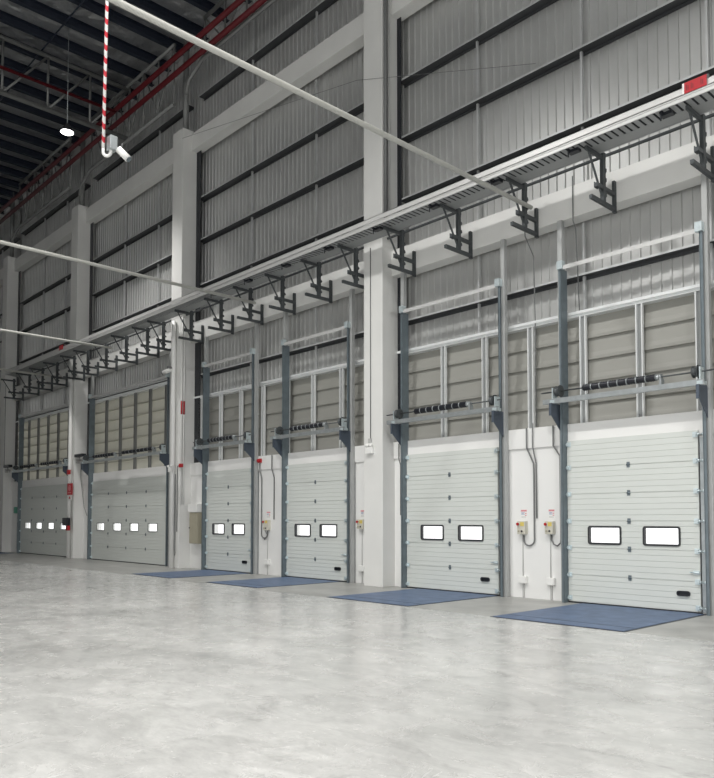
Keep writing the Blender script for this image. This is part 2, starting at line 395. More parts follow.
def make_door(idx, xl, xr, nw, wins, label, gearlab):
    t = thing(f'door_{idx}', (xl, Y0, 0), label, 'door', None, 'structure')
    hx = [(a + .02, b - .02) for a, b in wins]
    hz = (1.15, 1.46) if nw == 2 else (1.185, 1.445)
    for i in range(6):
        mb = MB()
        if i == 2: section(mb, xl, xr, JZ[i], JZ[i + 1], hx, hz)
        else: section(mb, xl, xr, JZ[i], JZ[i + 1])
        mb.box(xl + .002, xr - .002, Y1, Y1 + .008, max(0, JZ[i] - .012), JZ[i] + .012)
        mb.build('panel', M['door'], t)
    MB().box(xl + .005, xr - .005, 12.985, 13.05, 0.0, .03).build('bottom_seal', M['rubber'], t)
    MB().box(xl + .004, xl + .14, Y1 + .009, WY - .001, 0, 3.049).box(xr - .14, xr - .004, Y1 + .009, WY - .001, 0, 3.049).build('side_seal', M['rubber'], t)
    for a, b in wins:
        fw = .035 if nw == 2 else .016; r = .05 if nw == 2 else .02
        z0, z1 = hz[0] - .02, hz[1] + .02
        mb = MB(); ring(mb, rounded_rect(a, b, z0, z1, r), rounded_rect(a + fw, b - fw, z0 + fw, z1 - fw, max(.012, r - fw)), Y0 - .014, Y1 + .01)
        wf = mb.build('window_frame', M['rubber'], t)
        MB().box(a + fw * .6, b - fw * .6, Y0 + .012, Y0 + .018, z0 + fw * .6, z1 - fw * .6).build('window_pane', M['glass'], wf)
    # hinges at the joints
    cxs = [(xl + xr) / 2] if nw == 2 else [xl + (xr - xl) * q for q in (.25, .5, .75)]
    for z in JZ[1:6]:
        for c in cxs:
            mb = MB().box(c - .03, c + .03, Y0 - .008, Y0, z - .05, z + .05); mb.tube([(c - .033, Y0 - .014, z), (c + .033, Y0 - .014, z)], .011, 8)
            mb.build('hinge', M['galvdark'], t)
    for z in JZ[1:6] + [.10, 3.05]:
        for s, c in ((1, xl), (-1, xr)):
            mb = MB().box(c + s * .0, c + s * .085, Y0 - .01, Y0, z - .045, z + .045).box(c + s * .008, c + s * .045, Y0 - .05, Y0 - .01, z - .03, z + .03)
            mb.tube([(c + s * .05, Y0 - .04, z), (c - s * .035, Y0 - .04, z)], .009, 8).tube([(c - s * .012, Y0 - .04, z), (c - s * .038, Y0 - .04, z)], .026, 12)
            if s < 0: mb.tube([(c + .03, Y0 - .04, z), (c + .14, Y0 - .04, z)], .009, 8).tube([(c + .09, Y0 - .04, z), (c + .12, Y0 - .04, z)], .026, 12)
            mb.build('roller_bracket', M['galvlight'], t)
    if nw == 2:
        # pull handle near the foot, on the right
        a, b = (xr - .40, xr - .17) if idx == 1 else (xr - .45, xr - .22)
        mb = MB(); ring(mb, rounded_rect(a, b, .285, .375, .04), rounded_rect(a + .022, b - .022, .307, .353, .02), Y0 - .03, Y0)
        mb.box(a + .02, b - .02, Y0 - .006, Y0 - .001, .305, .355)
        h = mb.build('handle', M['black'], t)
        # slide bolt
        z = .70
        mb = MB().box(xr - .11, xr - .01, Y0 - .016, Y0, z - .03, z + .03).tube([(xr - .17, Y0 - .03, z), (xr + .02, Y0 - .03, z)], .011, 8).box(xr - .16, xr - .145, Y0 - .055, Y0 - .02, z - .01, z + .01)
        mb.build('slide_bolt', M['galvlight'], t)
    # ---- lifting gear fixed to the wall
    g = thing('door_lift_gear', (xl, 12.95, 0), gearlab, 'door mechanism')
    TT = 6.50
    for s, c in ((-1, xl), (1, xr)):
        e = c - .012 if s < 0 else c + .15
        mb = MB().box(e - .006, e + .006, 12.86, WY, 0, TT)                     # deep flange
        mb.box(e, e + s * .05, 12.86, 12.872, 0, TT)                             # return
        mb.box(e - s * .0, e + s * .075, WY - .012, WY, 0, 3.0)
        tr = mb.build('track', M['galvdark'], g)
        (MB().tube([(c - .03 if s < 0 else c + .12, 12.90, .03), (c - .03 if s < 0 else c + .12, 12.90, TT - .1)], .012, 8) if s < 0 else MB().box(c + .015, c + .144, 13.03, 13.045, .02, 3.0).box(c + .125, c + .135, 12.90, 12.93, .02, TT - .1)).build('guide_rail', M['galv'], tr)
        px = (c - .125, c - .025) if s < 0 else (c + .165, c + .255)
        pb = MB().box(px[0], px[1], 12.935, 13.035, 0, 7.5 if True else 0)
        pb.build('support_post', M['post'], g)
        MB().box(e - .065, e + .055, 12.82, 12.93, TT - .01, TT + .15).build('end_clip', M['galvlight'], g)
        # side plate carrying the shaft
        sx = c - .09 if s < 0 else c + .20
        pp = [(12.60, 3.84), (13.035, 3.84), (13.035, 3.31), (12.93, 3.31), (12.60, 3.60)]
        pl = MB().prism(pp, 'x', sx - .006, sx + .006).box(sx - .05, sx + .006, 12.594, 12.606, 3.60, 3.84)
        pl.build('side_plate', M['plate'], g)
        pb2 = MB().box(sx - .045, sx + .05, 12.62, 12.80, 3.84, 3.90).box(sx - .012, sx + .012, 12.64, 12.80, 3.90, 4.14)
        pb2.build('shaft_bearing', M['galvlight'], g)
    # cross bar between the track heads
    MB().box(xl + .05, xr + .09, 12.84, 12.852, TT - .03, TT + .05).box(xl + .05, xr + .09, 12.852, 12.90, TT + .04, TT + .05).build('cross_bar', M['tray'], g)
    # header rail and shaft
    MB().box(xl - .30, xr + .27, 12.63, 12.642, 3.83, 3.925).box(xl - .30, xr + .27, 12.642, 12.70, 3.915, 3.925).box(xl - .30, xr + .27, 12.642, 12.70, 3.83, 3.84).build('header_rail', M['galv'], g)
    sy, sz = 12.72, 4.07
    MB().tube([(xl - .38, sy, sz), (xr + (.5 if idx == 1 else .30), sy, sz)], .014, 10).build('shaft', M['bracket'], g)
    if nw == 2: springs = [(xl + .53, xr - .58)]
    else: springs = [(xl + .75, xl + 2.55), (xl + 3.25, xr - .55)]
    for a, b in springs:
        n = int((b - a) / .022); pts = []; rad = []
        for i in range(n + 1):
            x = a + (b - a) * i / n; pts.append((x, sy, sz)); rad.append(.066 if i % 2 else .054)
        mb = MB(); mb.tube(pts, .06, 14, radii=rad); sp = mb.build('torsion_spring', M['black'], g)
        nb = 8
        for i in range(1, nb):
            x = a + (b - a) * i / nb
            MB().tube([(x - .008, sy, sz), (x + .008, sy, sz)], .0685, 14).build('spring_band', M['galv'], sp)
        cb = MB().tube([(b, sy, sz), (b + .07, sy, sz)], .05, 12, radii=[.062, .035]).tube([(b + .075, sy, sz), (b + .10, sy, sz)], .055, 12)
        cb.box(b + .08, b + .12, 12.66, 12.78, 3.925, 4.04)
        cb.build('spring_anchor', M['galv'], g)
    for x in (xl + .0, xr + .11):
        mb = MB().tube([(x - .05, sy, sz), (x - .035, sy, sz), (x - .03, sy, sz), (x + .03, sy, sz), (x + .035, sy, sz), (x + .05, sy, sz)], .1, 18, radii=[.10, .10, .08, .085, .115, .115])
        mb.build('cable_drum', M['bracket'], g)
    return t
W2 = {0: [(-7.421, -6.747), (-6.339, -5.661)], 1: [(-11.667, -10.976), (-10.568, -9.873)], 2: [(-16.323, -15.632), (-15.262, -14.562)], 3: [(-20.484, -19.797), (-19.396, -18.707)],
      4: [(-28.89, -28.22), (-27.47, -26.80), (-26.09, -25.42), (-24.70, -24.02)], 5: [(-36.73, -36.02), (-35.33, -34.64), (-33.935, -33.25), (-32.54, -31.85)]}
labs = ['pale grey sectional dock door nearest the camera, cut by the picture edge', 'pale grey sectional dock door just on the near side of the central column',
        'pale grey sectional dock door just past the central column', 'narrow pale grey sectional dock door beside the beige cabinet',
        'wide grey sectional door with four windows and hinges, beside the drain pipe', 'farthest wide sectional door with four small windows, behind the fire sign column']
gl = ['steel tracks, shaft and black spring above the nearest dock door', 'steel tracks and black spring of the door on the near side of the central column',
      'steel tracks, shaft and black spring of the door just past the central column', 'steel tracks, shaft and black spring of the door beside the beige cabinet',
      'tall tracks and two-spring shaft of the wide door beside the drain pipe', 'tall tracks and two-spring shaft of the farthest wide door']
for i, d in enumerate(DOORS): make_door(i + 1, d[0], d[1], d[2], W2[i], labs[i], gl[i])

# ------------------------------------------------------------------ blue dock leveller plates in the floor
LEV = [(-7.55, -5.27, 10.17, 'blue dock leveller plate in front of the nearest dock door'), (-11.75, -9.52, 10.25, 'blue dock leveller plate on the near side of the central column'),
       (-16.62, -14.45, 10.40, 'blue dock leveller plate just past the central column'), (-20.70, -18.45, 10.40, 'blue dock leveller plate before the door beside the beige cabinet'),
       (-41.2, -37.0, 11.2, 'far blue dock leveller plate at the foot of the last column')]
for a, b, y, l in LEV:
    yb = 12.97 if a > -30 else 12.6
    t = thing('dock_leveller', (a, y, 0), l, 'dock leveller', 'blue dock levellers')
    MB().box(a, b, y, yb, .0, .012).build('deck_plate', M['blue'], t)
    MB().box(a - .035, a, y - .03, yb, 0, .006).box(b, b + .035, y - .03, yb, 0, .006).box(a, b, y - .03, y, 0, .006).build('edge_gap', M['black'], t)
    mb = MB()
    for k in range(1, 5): mb.box(a + .03, b - .03, y + .38 - .006, y + .38 + .006, .012, .015) if k == 1 else None
    mb.build('lip_hinge', M['plate'], t)

# ------------------------------------------------------------------ cable tray along the wall
tx0, tx1 = -36.3, -1.0; ty0, ty1, tz = 11.80, 12.40, 8.25
t = thing('cable_tray', (tx0, ty0, tz), 'long pale steel cable tray running the length of the wall on brackets', 'cable tray')
MB().box(tx0, tx1, ty0, ty0 + .012, tz, tz + .085).box(tx0, tx1, ty0 - .012, ty0, tz, tz + .018).box(tx0, tx1, ty0 - .012, ty0, tz + .068, tz + .085).build('side_rail', M['tray'], t)
MB().box(tx0, tx1, ty0 + .03, ty0 + .042, tz + .130, tz + .24).box(tx0, tx1, ty0 + .03, ty0 + .16, tz + .228, tz + .24).box(tx0, tx1, ty0 + .042, ty0 + .05, tz + .130, tz + .14).build('cover', M['tray'], t)
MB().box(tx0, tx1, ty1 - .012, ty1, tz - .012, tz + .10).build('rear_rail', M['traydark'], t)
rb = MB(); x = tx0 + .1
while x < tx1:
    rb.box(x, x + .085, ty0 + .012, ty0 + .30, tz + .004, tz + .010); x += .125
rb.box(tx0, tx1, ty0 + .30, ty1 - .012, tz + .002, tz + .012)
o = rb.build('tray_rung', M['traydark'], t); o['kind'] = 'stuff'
cb = MB()
for k in range(6): cb.tube([(tx0, ty0 + .06 + k * .05, tz + .035 + .004 * (k % 2)), (tx1, ty0 + .06 + k * .05, tz + .035)], .02, 8)
tag(cb.build('cable', M['black']), 'black cables lying in the long cable tray', 'cable')

tag(MB().tube([(-36, 12.85, 8.40), (-2, 12.85, 8.40)], .03, 10).build('conduit_pipe', M['bracket']), 'thin dark conduit running along the wall just below and behind the cable tray', 'conduit')
# red-faced tray number plate and small red tag
def red_plate(x0, x1, z0, z1, y, label):
    t = thing('tray_sign', (x0, y, z0), label, 'sign')
    MB().box(x0, x1, y - .008, y, z0, z1).build('sign_board', M['signred'], t)
    n = 4; w_ = (x1 - x0) / (n + .6)
    for k in range(n):
        mb = MB()
        a = x0 + w_ * (.4 + k) ; zc = (z0 + z1) / 2
        if k != 2:
            mb.box(a, a + w_ * .16, y - .010, y - .008, zc - .045, zc + .045); mb.box(a + w_ * .35, a + w_ * .5, y - .010, y - .008, zc - .045, zc + .03)
            mb.build('dark_mark', M['redpipe'], t)
    MB().box(x0 - .03, x0, y - .008, y, z0, z1).build('sign_edge', M['white'], t)
red_plate(-4.95, -4.60, 8.355, 8.53, 11.80, 'small red sign fixed to the near end of the cable tray')
tag(MB().box(-29.95, -29.6, 11.785, 11.80, 8.36, 8.54).build('tray_sign', M['signred']), 'tiny red sign on the cable tray beside the fire sign column', 'sign')

# tray brackets
BR = [-4.97, -6.76, -8.45, -10.13, -11.80, -13.36, -14.77, -16.31, -17.83, -19.36, -21.09, -22.88, -24.0, -25.60, -27.25, -28.90, -30.22, -31.99, -33.62, -35.2, -37.2]
def bracket(x, label):
    t = thing('tray_bracket', (x, 13.0, 7.33), label, 'bracket', 'tray brackets')
    MB().box(x - .022, x + .022, 11.93, 12.60, 8.165, 8.236).build('top_arm', M['bracket'], t)
    MB().box(x - .035, x + .035, 12.48, 12.57, 7.36, 8.30).build('upright', M['bracket'], t)
    MB().bar((x, 12.03, 8.17), (x, 12.50, 7.46), .03, .03).build('brace', M['bracket'], t)
    MB().box(x - .03, x + .03, 12.28, 12.95, 7.61, 7.68).box(x - .045, x - .03, 12.28, 12.40, 7.60, 7.70).build('middle_arm', M['bracket'], t)
    MB().box(x - .03, x + .03, 12.08, 12.95, 7.33, 7.40).build('lower_arm', M['bracket'], t)
    MB().box(x - .025, x + .025, 12.90, 12.98, 7.30, 7.90).build('wall_leg', M['bracket'], t)
    mb = MB()
    for z in (7.52, 7.80, 7.98): mb.tube([(x, 12.57, z), (x, 12.62, z)], .03, 8).box(x - .045, x + .045, 12.565, 12.585, z - .03, z + .03)
    mb.build('clamp_bolt', M['bracket'], t)
where = {-4.97: 'at the picture edge, nearest of the row', -6.76: 'above the nearest dock door', -8.45: 'holding the end of the nearest long white pipe',
         -10.13: 'above the door on the near side of the central column', -11.80: 'just on the near side of the central column', -13.36: 'tight against the far side of the central column',
         -14.77: 'first past the central column', -16.31: 'second past the central column', -17.83: 'third past the central column, by the second long pipe', -19.36: 'fourth past the central column',
         -21.09: 'crossing in front of the column beside the beige cabinet', -22.88: 'behind the drain pipe column', -24.0: 'first above the wide four-window door', -25.60: 'second above the wide four-window door',
         -27.25: 'third above the wide four-window door', -28.90: 'fourth above the wide four-window door', -30.22: 'crossing in front of the fire sign column',
         -31.99: 'first above the farthest wide door', -33.62: 'second above the farthest wide door', -35.2: 'third above the farthest wide door', -37.2: 'last of the row, at the far tray end'}
for x in BR: bracket(x, 'dark steel tray bracket ' + where[x])

# tray hangers under the tray
for k, (x, q) in enumerate(((-5.3, 'nearest'), (-7.0, 'second'), (-8.7, 'third'), (-10.3, 'fourth'), (-12.0, 'fifth'), (-13.7, 'sixth'), (-15.4, 'seventh'), (-17.1, 'eighth'), (-18.8, 'ninth'))):
    mb = MB().box(x - .10, x + .10, ty0 + .10, ty0 + .22, tz - .05, tz + .003).tube([(x - .06, ty0 + .05, tz - .02), (x - .06, ty0 + .05, tz - .15)], .012, 6).box(x - .08, x - .04, ty0 + .03, ty0 + .12, tz - .03, tz)
    tag(mb.build('tray_clip', M['black']), f'small black clip under the cable tray, {q} from the near end', 'clip', 'clips under the tray')

# ------------------------------------------------------------------ long white pipes crossing the hall
for x, z, y1, l in ((-8.355, 7.80, 12.62, 'longest white round pipe crossing the hall from the nearest bay'), (-17.55, 7.80, 12.5, 'second white round pipe crossing the hall, past the central column'),
                (-26.1, 7.88, 12.2, 'third white round pipe, reaching the wall over the wide four-window door'), (-32.6, 7.80, 13.0, 'farthest white round pipe, low at the far end of the tray')):
    tag(MB().tube([(x, -15.9, z), (x, y1, z)], .042, 14).build('long_pipe', M['pole']), l, 'pipe', 'long white pipes')

# ------------------------------------------------------------------ control boxes, signs, conduits
def control_box(x0, x1, z0, z1, label, dep=.11, depth_side=True):
    y = WY
    t = thing('control_box', (x0, y, z0), label, 'control box', 'door control boxes')
    MB().box(x0, x1, y - dep, y, z0, z1).build('body', M['boxbeige'], t, bevel=.006)
    w_ = x1 - x0
    b = MB().tube([(x0 + w_ * .22, y - dep, z1 - .06), (x0 + w_ * .22, y - dep - .03, z1 - .06)], .012, 10).tube([(x0 + w_ * .22, y - dep - .03, z1 - .06), (x0 + w_ * .22, y - dep - .05, z1 - .06)], .03, 14)
    b.build('stop_button', M['red'], t)
    MB().box(x0 + w_ * .42, x1 - .02, y - dep - .003, y - dep, z1 - .10, z1 - .02).build('rating_label', M['yellow'], t)
    for q, m_ in ((.25, 'beige'), (.62, 'black')):
        MB().tube([(x0 + w_ * q, y - dep, z0 + .06), (x0 + w_ * q, y - dep - .018, z0 + .06)], .02, 12).build('push_button', M[m_], t)
def notice(x0, x1, z0, z1, label):
    y = WY; t = thing('notice_sign', (x0, y, z0), label, 'sign', 'notices above the control boxes')
    MB().box(x0, x1, y - .004, y, z0, z1).build('sheet', M['white'], t)
    h = z1 - z0; w_ = x1 - x0
    MB().box(x0 + .01, x1 - .01, y - .006, y - .004, z1 - h * .22, z1 - h * .04).build('red_heading', M['signpink'], t)
    mb = MB()
    for k in range(3):
        z = z1 - h * (.30 + k * .09); mb.box(x0 + .02, x0 + w_ * (.62 - .1 * (k % 2)), y - .006, y - .004, z - h * .045, z)
    mb.build('text_line', M['signblue'], t)
    mb = MB()
    for k in range(2):
        z = z1 - h * (.36 + k * .2); mb.box(x0 + w_ * .66, x1 - .015, y - .006, y - .004, z - h * .09, z)
    mb.build('red_block', M['signpink'], t)
    mb = MB()
    for k in range(2):
        z = z1 - h * (.70 + k * .12); mb.box(x0 + .02, x1 - .03, y - .006, y - .004, z - h * .04, z)
    mb.build('pale_line', M['conduitlight'], t)
def junction(x0, x1, z0, z1, label):
    t = thing('junction_box', (x0, WY, z0), label, 'junction box', 'junction boxes near the floor')
    MB().box(x0, x1, WY - .075, WY, z0, z1).build('body', M['white'], t, bevel=.006)
    MB().box(x0 + .012, x1 - .012, WY - .082, WY - .075, z0 + .012, z1 - .012).build('lid', M['white'], t)
def conduit(pts, r, label, m='conduit', name='conduit_pipe', group='wall conduits'):
    return tag(MB().tube(pts, r, 8).build(name, M[m]), label, 'conduit', group)
cy = WY - .03
spots = [(-9.01, -8.82, 1.30, 1.565, 'second from the nearest dock door'), (-8.355, -8.175, 1.31, 1.565, 'closest to the nearest dock door'),
         (-17.76, -17.54, 1.29, 1.59, 'between the two narrow doors'), (-13.80, -13.58, 1.36, 1.60, 'half hidden behind the central column')]
for x0, x1, z0, z1, q in spots:
    control_box(x0, x1, z0, z1, 'beige door control box with red stop button, ' + q)
    xm = (x0 + x1) / 2
    notice(x0 + .02, x1 - .01, z1 + .04, z1 + .24, 'small white notice with red heading above the control box ' + q)
    junction(x0 - .005, x1 - .005, .30, .445, 'small white junction box near the floor, ' + q)
    tag(MB().tube([(xm - .02, cy + .015, z0 - .002), (xm - .02, cy + .015, .447)], .008, 6).build('thin_conduit', M['conduitlight']), 'thin pale conduit between control box and junction box, ' + q, 'conduit', 'thin conduits')
    tag(MB().box(xm - .03, xm + .01, cy + .005, WY, 0, .298).build('floor_trunking', M['conduitlight']), 'short grey trunking from junction box to floor, ' + q, 'trunking', 'short trunkings')
def loop(xa, za, xb, zb, zlow, y, n=10):
    """cable hanging from (xa,za) down to zlow and up to (xb,zb)"""
    r = abs(xb - xa) / 2; c = (xa + xb) / 2; s = 1 if xb > xa else -1
    pts = [(xa, y, za)]
    for i in range(n + 1):
        a = math.pi * i / n; pts.append((c - s * r * math.cos(a), y, zlow + .12 - min(r, .12) * math.sin(a)))
    pts.append((xb, y, zb)); return pts
conduit([(-8.785, cy - .04, 3.46), (-8.785, cy - .04, 3.06), (-8.65, cy, 2.74), (-8.645, cy, 2.6), (-8.645, cy, 1.25)] + loop(-8.645, 1.2, -8.90, 1.24, 1.07, cy)[1:] + [(-8.90, cy, 1.285)], .016, 'grey conduit dropping from the louvres and looping up into the second control box')
conduit([(-8.64, cy - .04, 3.55), (-8.64, cy - .04, 3.06), (-8.59, cy, 2.74), (-8.585, cy, 1.62)], .014, 'grey conduit ending beside the second control box, next to the looping one')
conduit([(-8.168, cy - .04, 3.46), (-8.165, cy - .04, 3.06), (-8.04, cy, 2.85), (-8.04, cy, 1.22), (-8.05, cy, 1.14), (-8.12, cy, 1.08), (-8.20, cy, 1.11), (-8.25, cy, 1.2), (-8.25, cy, 1.295)], .016, 'grey conduit beside the nearest dock door, curling into its control box')
conduit([(-18.0, cy - .04, 3.25), (-18.0, cy - .04, 3.06), (-17.95, cy, 2.8), (-17.95, cy, 1.25)] + loop(-17.95, 1.2, -17.66, 1.24, 1.06, cy)[1:] + [(-17.66, cy, 1.275)], .018, 'grey conduit with a deep loop between the two narrow doors')
conduit([(-17.70, cy-.05, 1.28), (-17.60, cy - .05, 1.15), (-17.72, cy - .05, 1.02), (-17.84, cy - .05, 1.10)], .012, 'short black cable tail under the control box between the narrow doors')
conduit([(-17.41, cy - .04, 3.46), (-17.41, cy - .04, 3.06), (-17.35, cy, 2.8), (-17.35, cy, 1.60)], .016, 'straight grey conduit close to the door just past the central column')
tt = thing('alarm_beacon', (-18.0, WY - .04, 3.3), 'small red alarm beacon on the white wall between the two narrow doors', 'alarm')
MB().box(-18.07, -17.93, WY - .10, WY - .035, 3.26, 3.38).build('housing', M['red'], tt, bevel=.01)
MB().tube([(-18.0, WY - .10, 3.32), (-18.0, WY - .15, 3.32)], .045, 12).build('lens', M['signred'], tt)
# cable drops beside the door on the near side of the central column
conduit([(-12.36, 12.99, 3.40), (-12.36, 12.99, 3.05), (-12.34, 13.03, 2.9), (-12.34, 13.03, 1.7)], .014, 'dark cable dropping between the central column and the door beside it')
# hanging cable from the lower beam
conduit([(-7.63, 12.95, 8.3), (-7.63, 12.95, 7.42), (-7.66, 13.1, 7.3), (-7.66, 13.2, 5.7)], .012, 'thin dark cable hanging over the beam beside the nearest dock door')
conduit([(-8.72, 12.9, 7.9), (-8.71, 12.92, 7.4), (-8.63, 13.1, 7.0), (-8.66, 13.18, 5.7), (-8.66, 13.18, 3.5)], .012, 'thin dark cable hanging from the bracket of the longest white pipe')

# ------------------------------------------------------------------ things on the central column
t = thing('emergency_light', (-12.98, 12.66, 3.2), 'white twin-head emergency light on the front of the central column', 'light')
MB().box(-13.10, -12.86, 12.58, 12.66, 3.18, 3.34).build('body', M['white'], t, bevel=.008)
for x in (-13.04, -12.92):
    MB().tube([(x, 12.62, 3.34), (x, 12.58, 3.42)], .05, 12, radii=[.035, .055]).build('lamp_head', M['white'], t)
MB().box(-13.03, -12.93, 12.62, 12.66, 3.42, 3.55).build('mount', M['conduitlight'], t)
conduit([(-12.97, 12.645, 3.55), (-12.97, 12.645, 8.22)], .011, 'thin conduit running up the central column from the emergency light')
for x, r, m_, l in ((12.735, .045, 'conduit', 'dark'), (12.86, .03, 'conduitlight', 'pale')):
    conduit([(-12.58 + r + .002, x, 8.6), (-12.58 + r + .002, x, ROOFZ - .01)], r, f'{l} vertical pipe on the side of the central column above the tray', m_)

# drain pipes and conduits at the further columns
tag(MB().tube([(-22.27, 12.575, 0), (-22.27, 12.575, 7.25), (-22.27, 12.575, 8.2)], .075, 14).build('drain_pipe', M['pvc']), 'white vertical drain pipe against the column by the beige cabinet', 'pipe')
tag(MB().tube([(-30.62, 12.575, 0), (-30.62, 12.575, 8.2)], .075, 14).build('drain_pipe', M['pvc']), 'white vertical drain pipe against the fire sign column', 'pipe')
for y, l in ((12.69, 'front'), (12.78, 'rear')):
    t = tag(MB().tube([(-21.93, y, 2.1), (-21.93, y, 8.3)], .022, 8).build('conduit_pipe', M['white']), f'{l} one of two white conduits on the cabinet column side, with a red band', 'conduit')
    MB().tube([(-21.93, y, 5.06), (-21.93, y, 5.50)], .027, 8).build('red_marker', M['signred'], t)['label'] = 'red marker band'
t = thing('wall_cabinet', (-21.6, WY, .8), 'beige metal wall cabinet hanging between the column and the narrow door', 'cabinet')
MB().box(-21.62, -21.12, 12.84, WY, .82, 1.83).build('body', M['beige'], t, bevel=.006)
MB().box(-21.60, -21.14, 12.825, 12.84, .84, 1.81).build('door', M['beige'], t, bevel=.004)
MB().tube([(-21.57, 12.825, 1.33), (-21.57, 12.80, 1.33)], .022, 10).build('latch', M['bracket'], t)
MB().box(-21.66, -21.10, 12.80, WY, 1.835, 2.10).build('top_trunking', M['white'], t, bevel=.006)['label'] = 'white trunking box on top'
conduit([(-21.99, 12.645, 3.36), (-22.06, 12.645, 3.36), (-22.08, 12.645, 3.30), (-22.08, 12.645, 1.20)], .014, 'thin conduit bent down the front of the cabinet column', 'conduit')
tag(MB().box(-21.9, -21.72, 12.585, 12.655, 3.30, 3.42).box(-21.97, -21.88, 12.62, 12.66, 3.32, 3.40).build('alarm_bell', M['red'], bevel=.01), 'small red alarm on the corner of the cabinet column', 'alarm')
t = thing('emergency_light', (-22.27, 12.5, 3.2), 'small white emergency light on the drain pipe of the cabinet column', 'light')
MB().box(-22.31, -22.15, 12.42, 12.498, 3.16, 3.32).build('body', M['white'], t, bevel=.008)
for x in (-22.33, -22.10): MB().tube([(x, 12.46, 3.32), (x, 12.43, 3.38)], .04, 10, radii=[.03, .045]).build('lamp_head', M['white'], t)
conduit([(-22.17, 12.63, 3.1), (-22.17, 12.63, .62), (-22.15, 12.63, .50), (-22.18, 12.63, .42)], .012, 'thin dark cable down the front of the cabinet column')
# small camera by the tall tracks
t = thing('security_camera', (-22.27, 12.5, 6.5), 'small white security camera on the drain pipe above the wide door', 'camera')
MB().tube([(-22.62, 12.40, 6.50), (-22.22, 12.42, 6.55)], .07, 12).build('body', M['white'], t)
MB().tube([(-22.66, 12.398, 6.495), (-22.62, 12.40, 6.50)], .06, 12).build('lens', M['black'], t)
MB().tube([(-22.27, 12.43, 6.62), (-22.27, 12.502, 6.62)], .03, 8).box(-22.33, -22.21, 12.36, 12.46, 6.58, 6.66).build('arm', M['conduit'], t)

# fire column: everything hangs on the drain pipe
t = thing('fire_sign', (-30.62, 12.5, 2.62), 'red fire sign with white pictogram on the far column', 'sign')
MB().box(-30.60, -30.10, 12.47, 12.49, 2.60, 3.07).build('board', M['signred'], t)
mb = MB(); ring(mb, rounded_rect(-30.46, -30.24, 2.77, 3.0, .09), rounded_rect(-30.42, -30.28, 2.81, 2.96, .06), 12.464, 12.47); mb.box(-30.37, -30.33, 12.464, 12.47, 2.83, 2.94)
mb.build('pictogram', M['signpink'], t)
MB().box(-30.5, -30.2, 12.464, 12.47, 2.67, 2.71).build('caption_bar', M['signpink'], t)
t = thing('fire_sign', (-30.6, 12.5, 2.38), 'small white plate with red arrow just below the red fire sign', 'sign')
MB().box(-30.54, -30.16, 12.475, 12.49, 2.40, 2.59).build('board', M['white'], t)
MB().prism([(-30.44, 2.44), (-30.26, 2.44), (-30.35, 2.55)], 'y', 12.469, 12.475).build('arrow', M['signred'], t)
tag(MB().box(-30.55, -30.33, 12.42, 12.498, 3.44, 3.63).build('alarm_bell', M['red'], bevel=.01), 'small red alarm box on the drain pipe above the fire sign', 'alarm')
t = thing('hose_reel_box', (-30.6, 12.5, 1.2), 'black box with red underside on the fire sign column', 'fire equipment')
MB().box(-30.75, -30.28, 12.34, 12.498, 1.35, 1.67).build('body', M['black'], t, bevel=.02)
MB().box(-30.48, -30.26, 12.38, 12.49, 1.15, 1.35).build('red_base', M['red'], t, bevel=.02)
# black dock lamps beside the columns
for x, l in ((-30.395, 'fire sign column'), (-38.855, 'last column')):
    t = thing('dock_lamp', (x, 12.8, 4.1), 'black dock lamp on the side of the ' + l, 'lamp')
    MB().tube([(x + .005, 12.80, 4.0), (x + .45, 12.80, 4.02), (x + .62, 12.76, 3.9)], .03, 8).box(x, x + .03, 12.72, 12.88, 3.9, 4.1).build('arm', M['conduitlight'], t)
    MB().box(x + .03, x + .78, 12.64, 12.82, 4.14, 4.26).tube([(x + .3, 12.78, 4.0), (x + .3, 12.76, 4.16)], .02, 6).build('lamp_head', M['black'], t, bevel=.03)
conduit([(-30.37, 12.93, 4.1), (-30.36, 12.93, 3.3), (-30.2, 13.02, 2.1), (-29.95, 13.04, 1.75)], .010, 'thin dark cable trailing from the dock lamp on the fire sign column')
conduit([(-38.7, 12.64, 8.2), (-38.7, 12.64, 4.25)], .014, 'dark conduit down the last column')
tag(MB().box(-38.05, -37.9, 12.9, WY, 1.9, 2.2).build('door_switch', M['green'], bevel=.01), 'small green switch box beside the farthest wide door', 'switch')

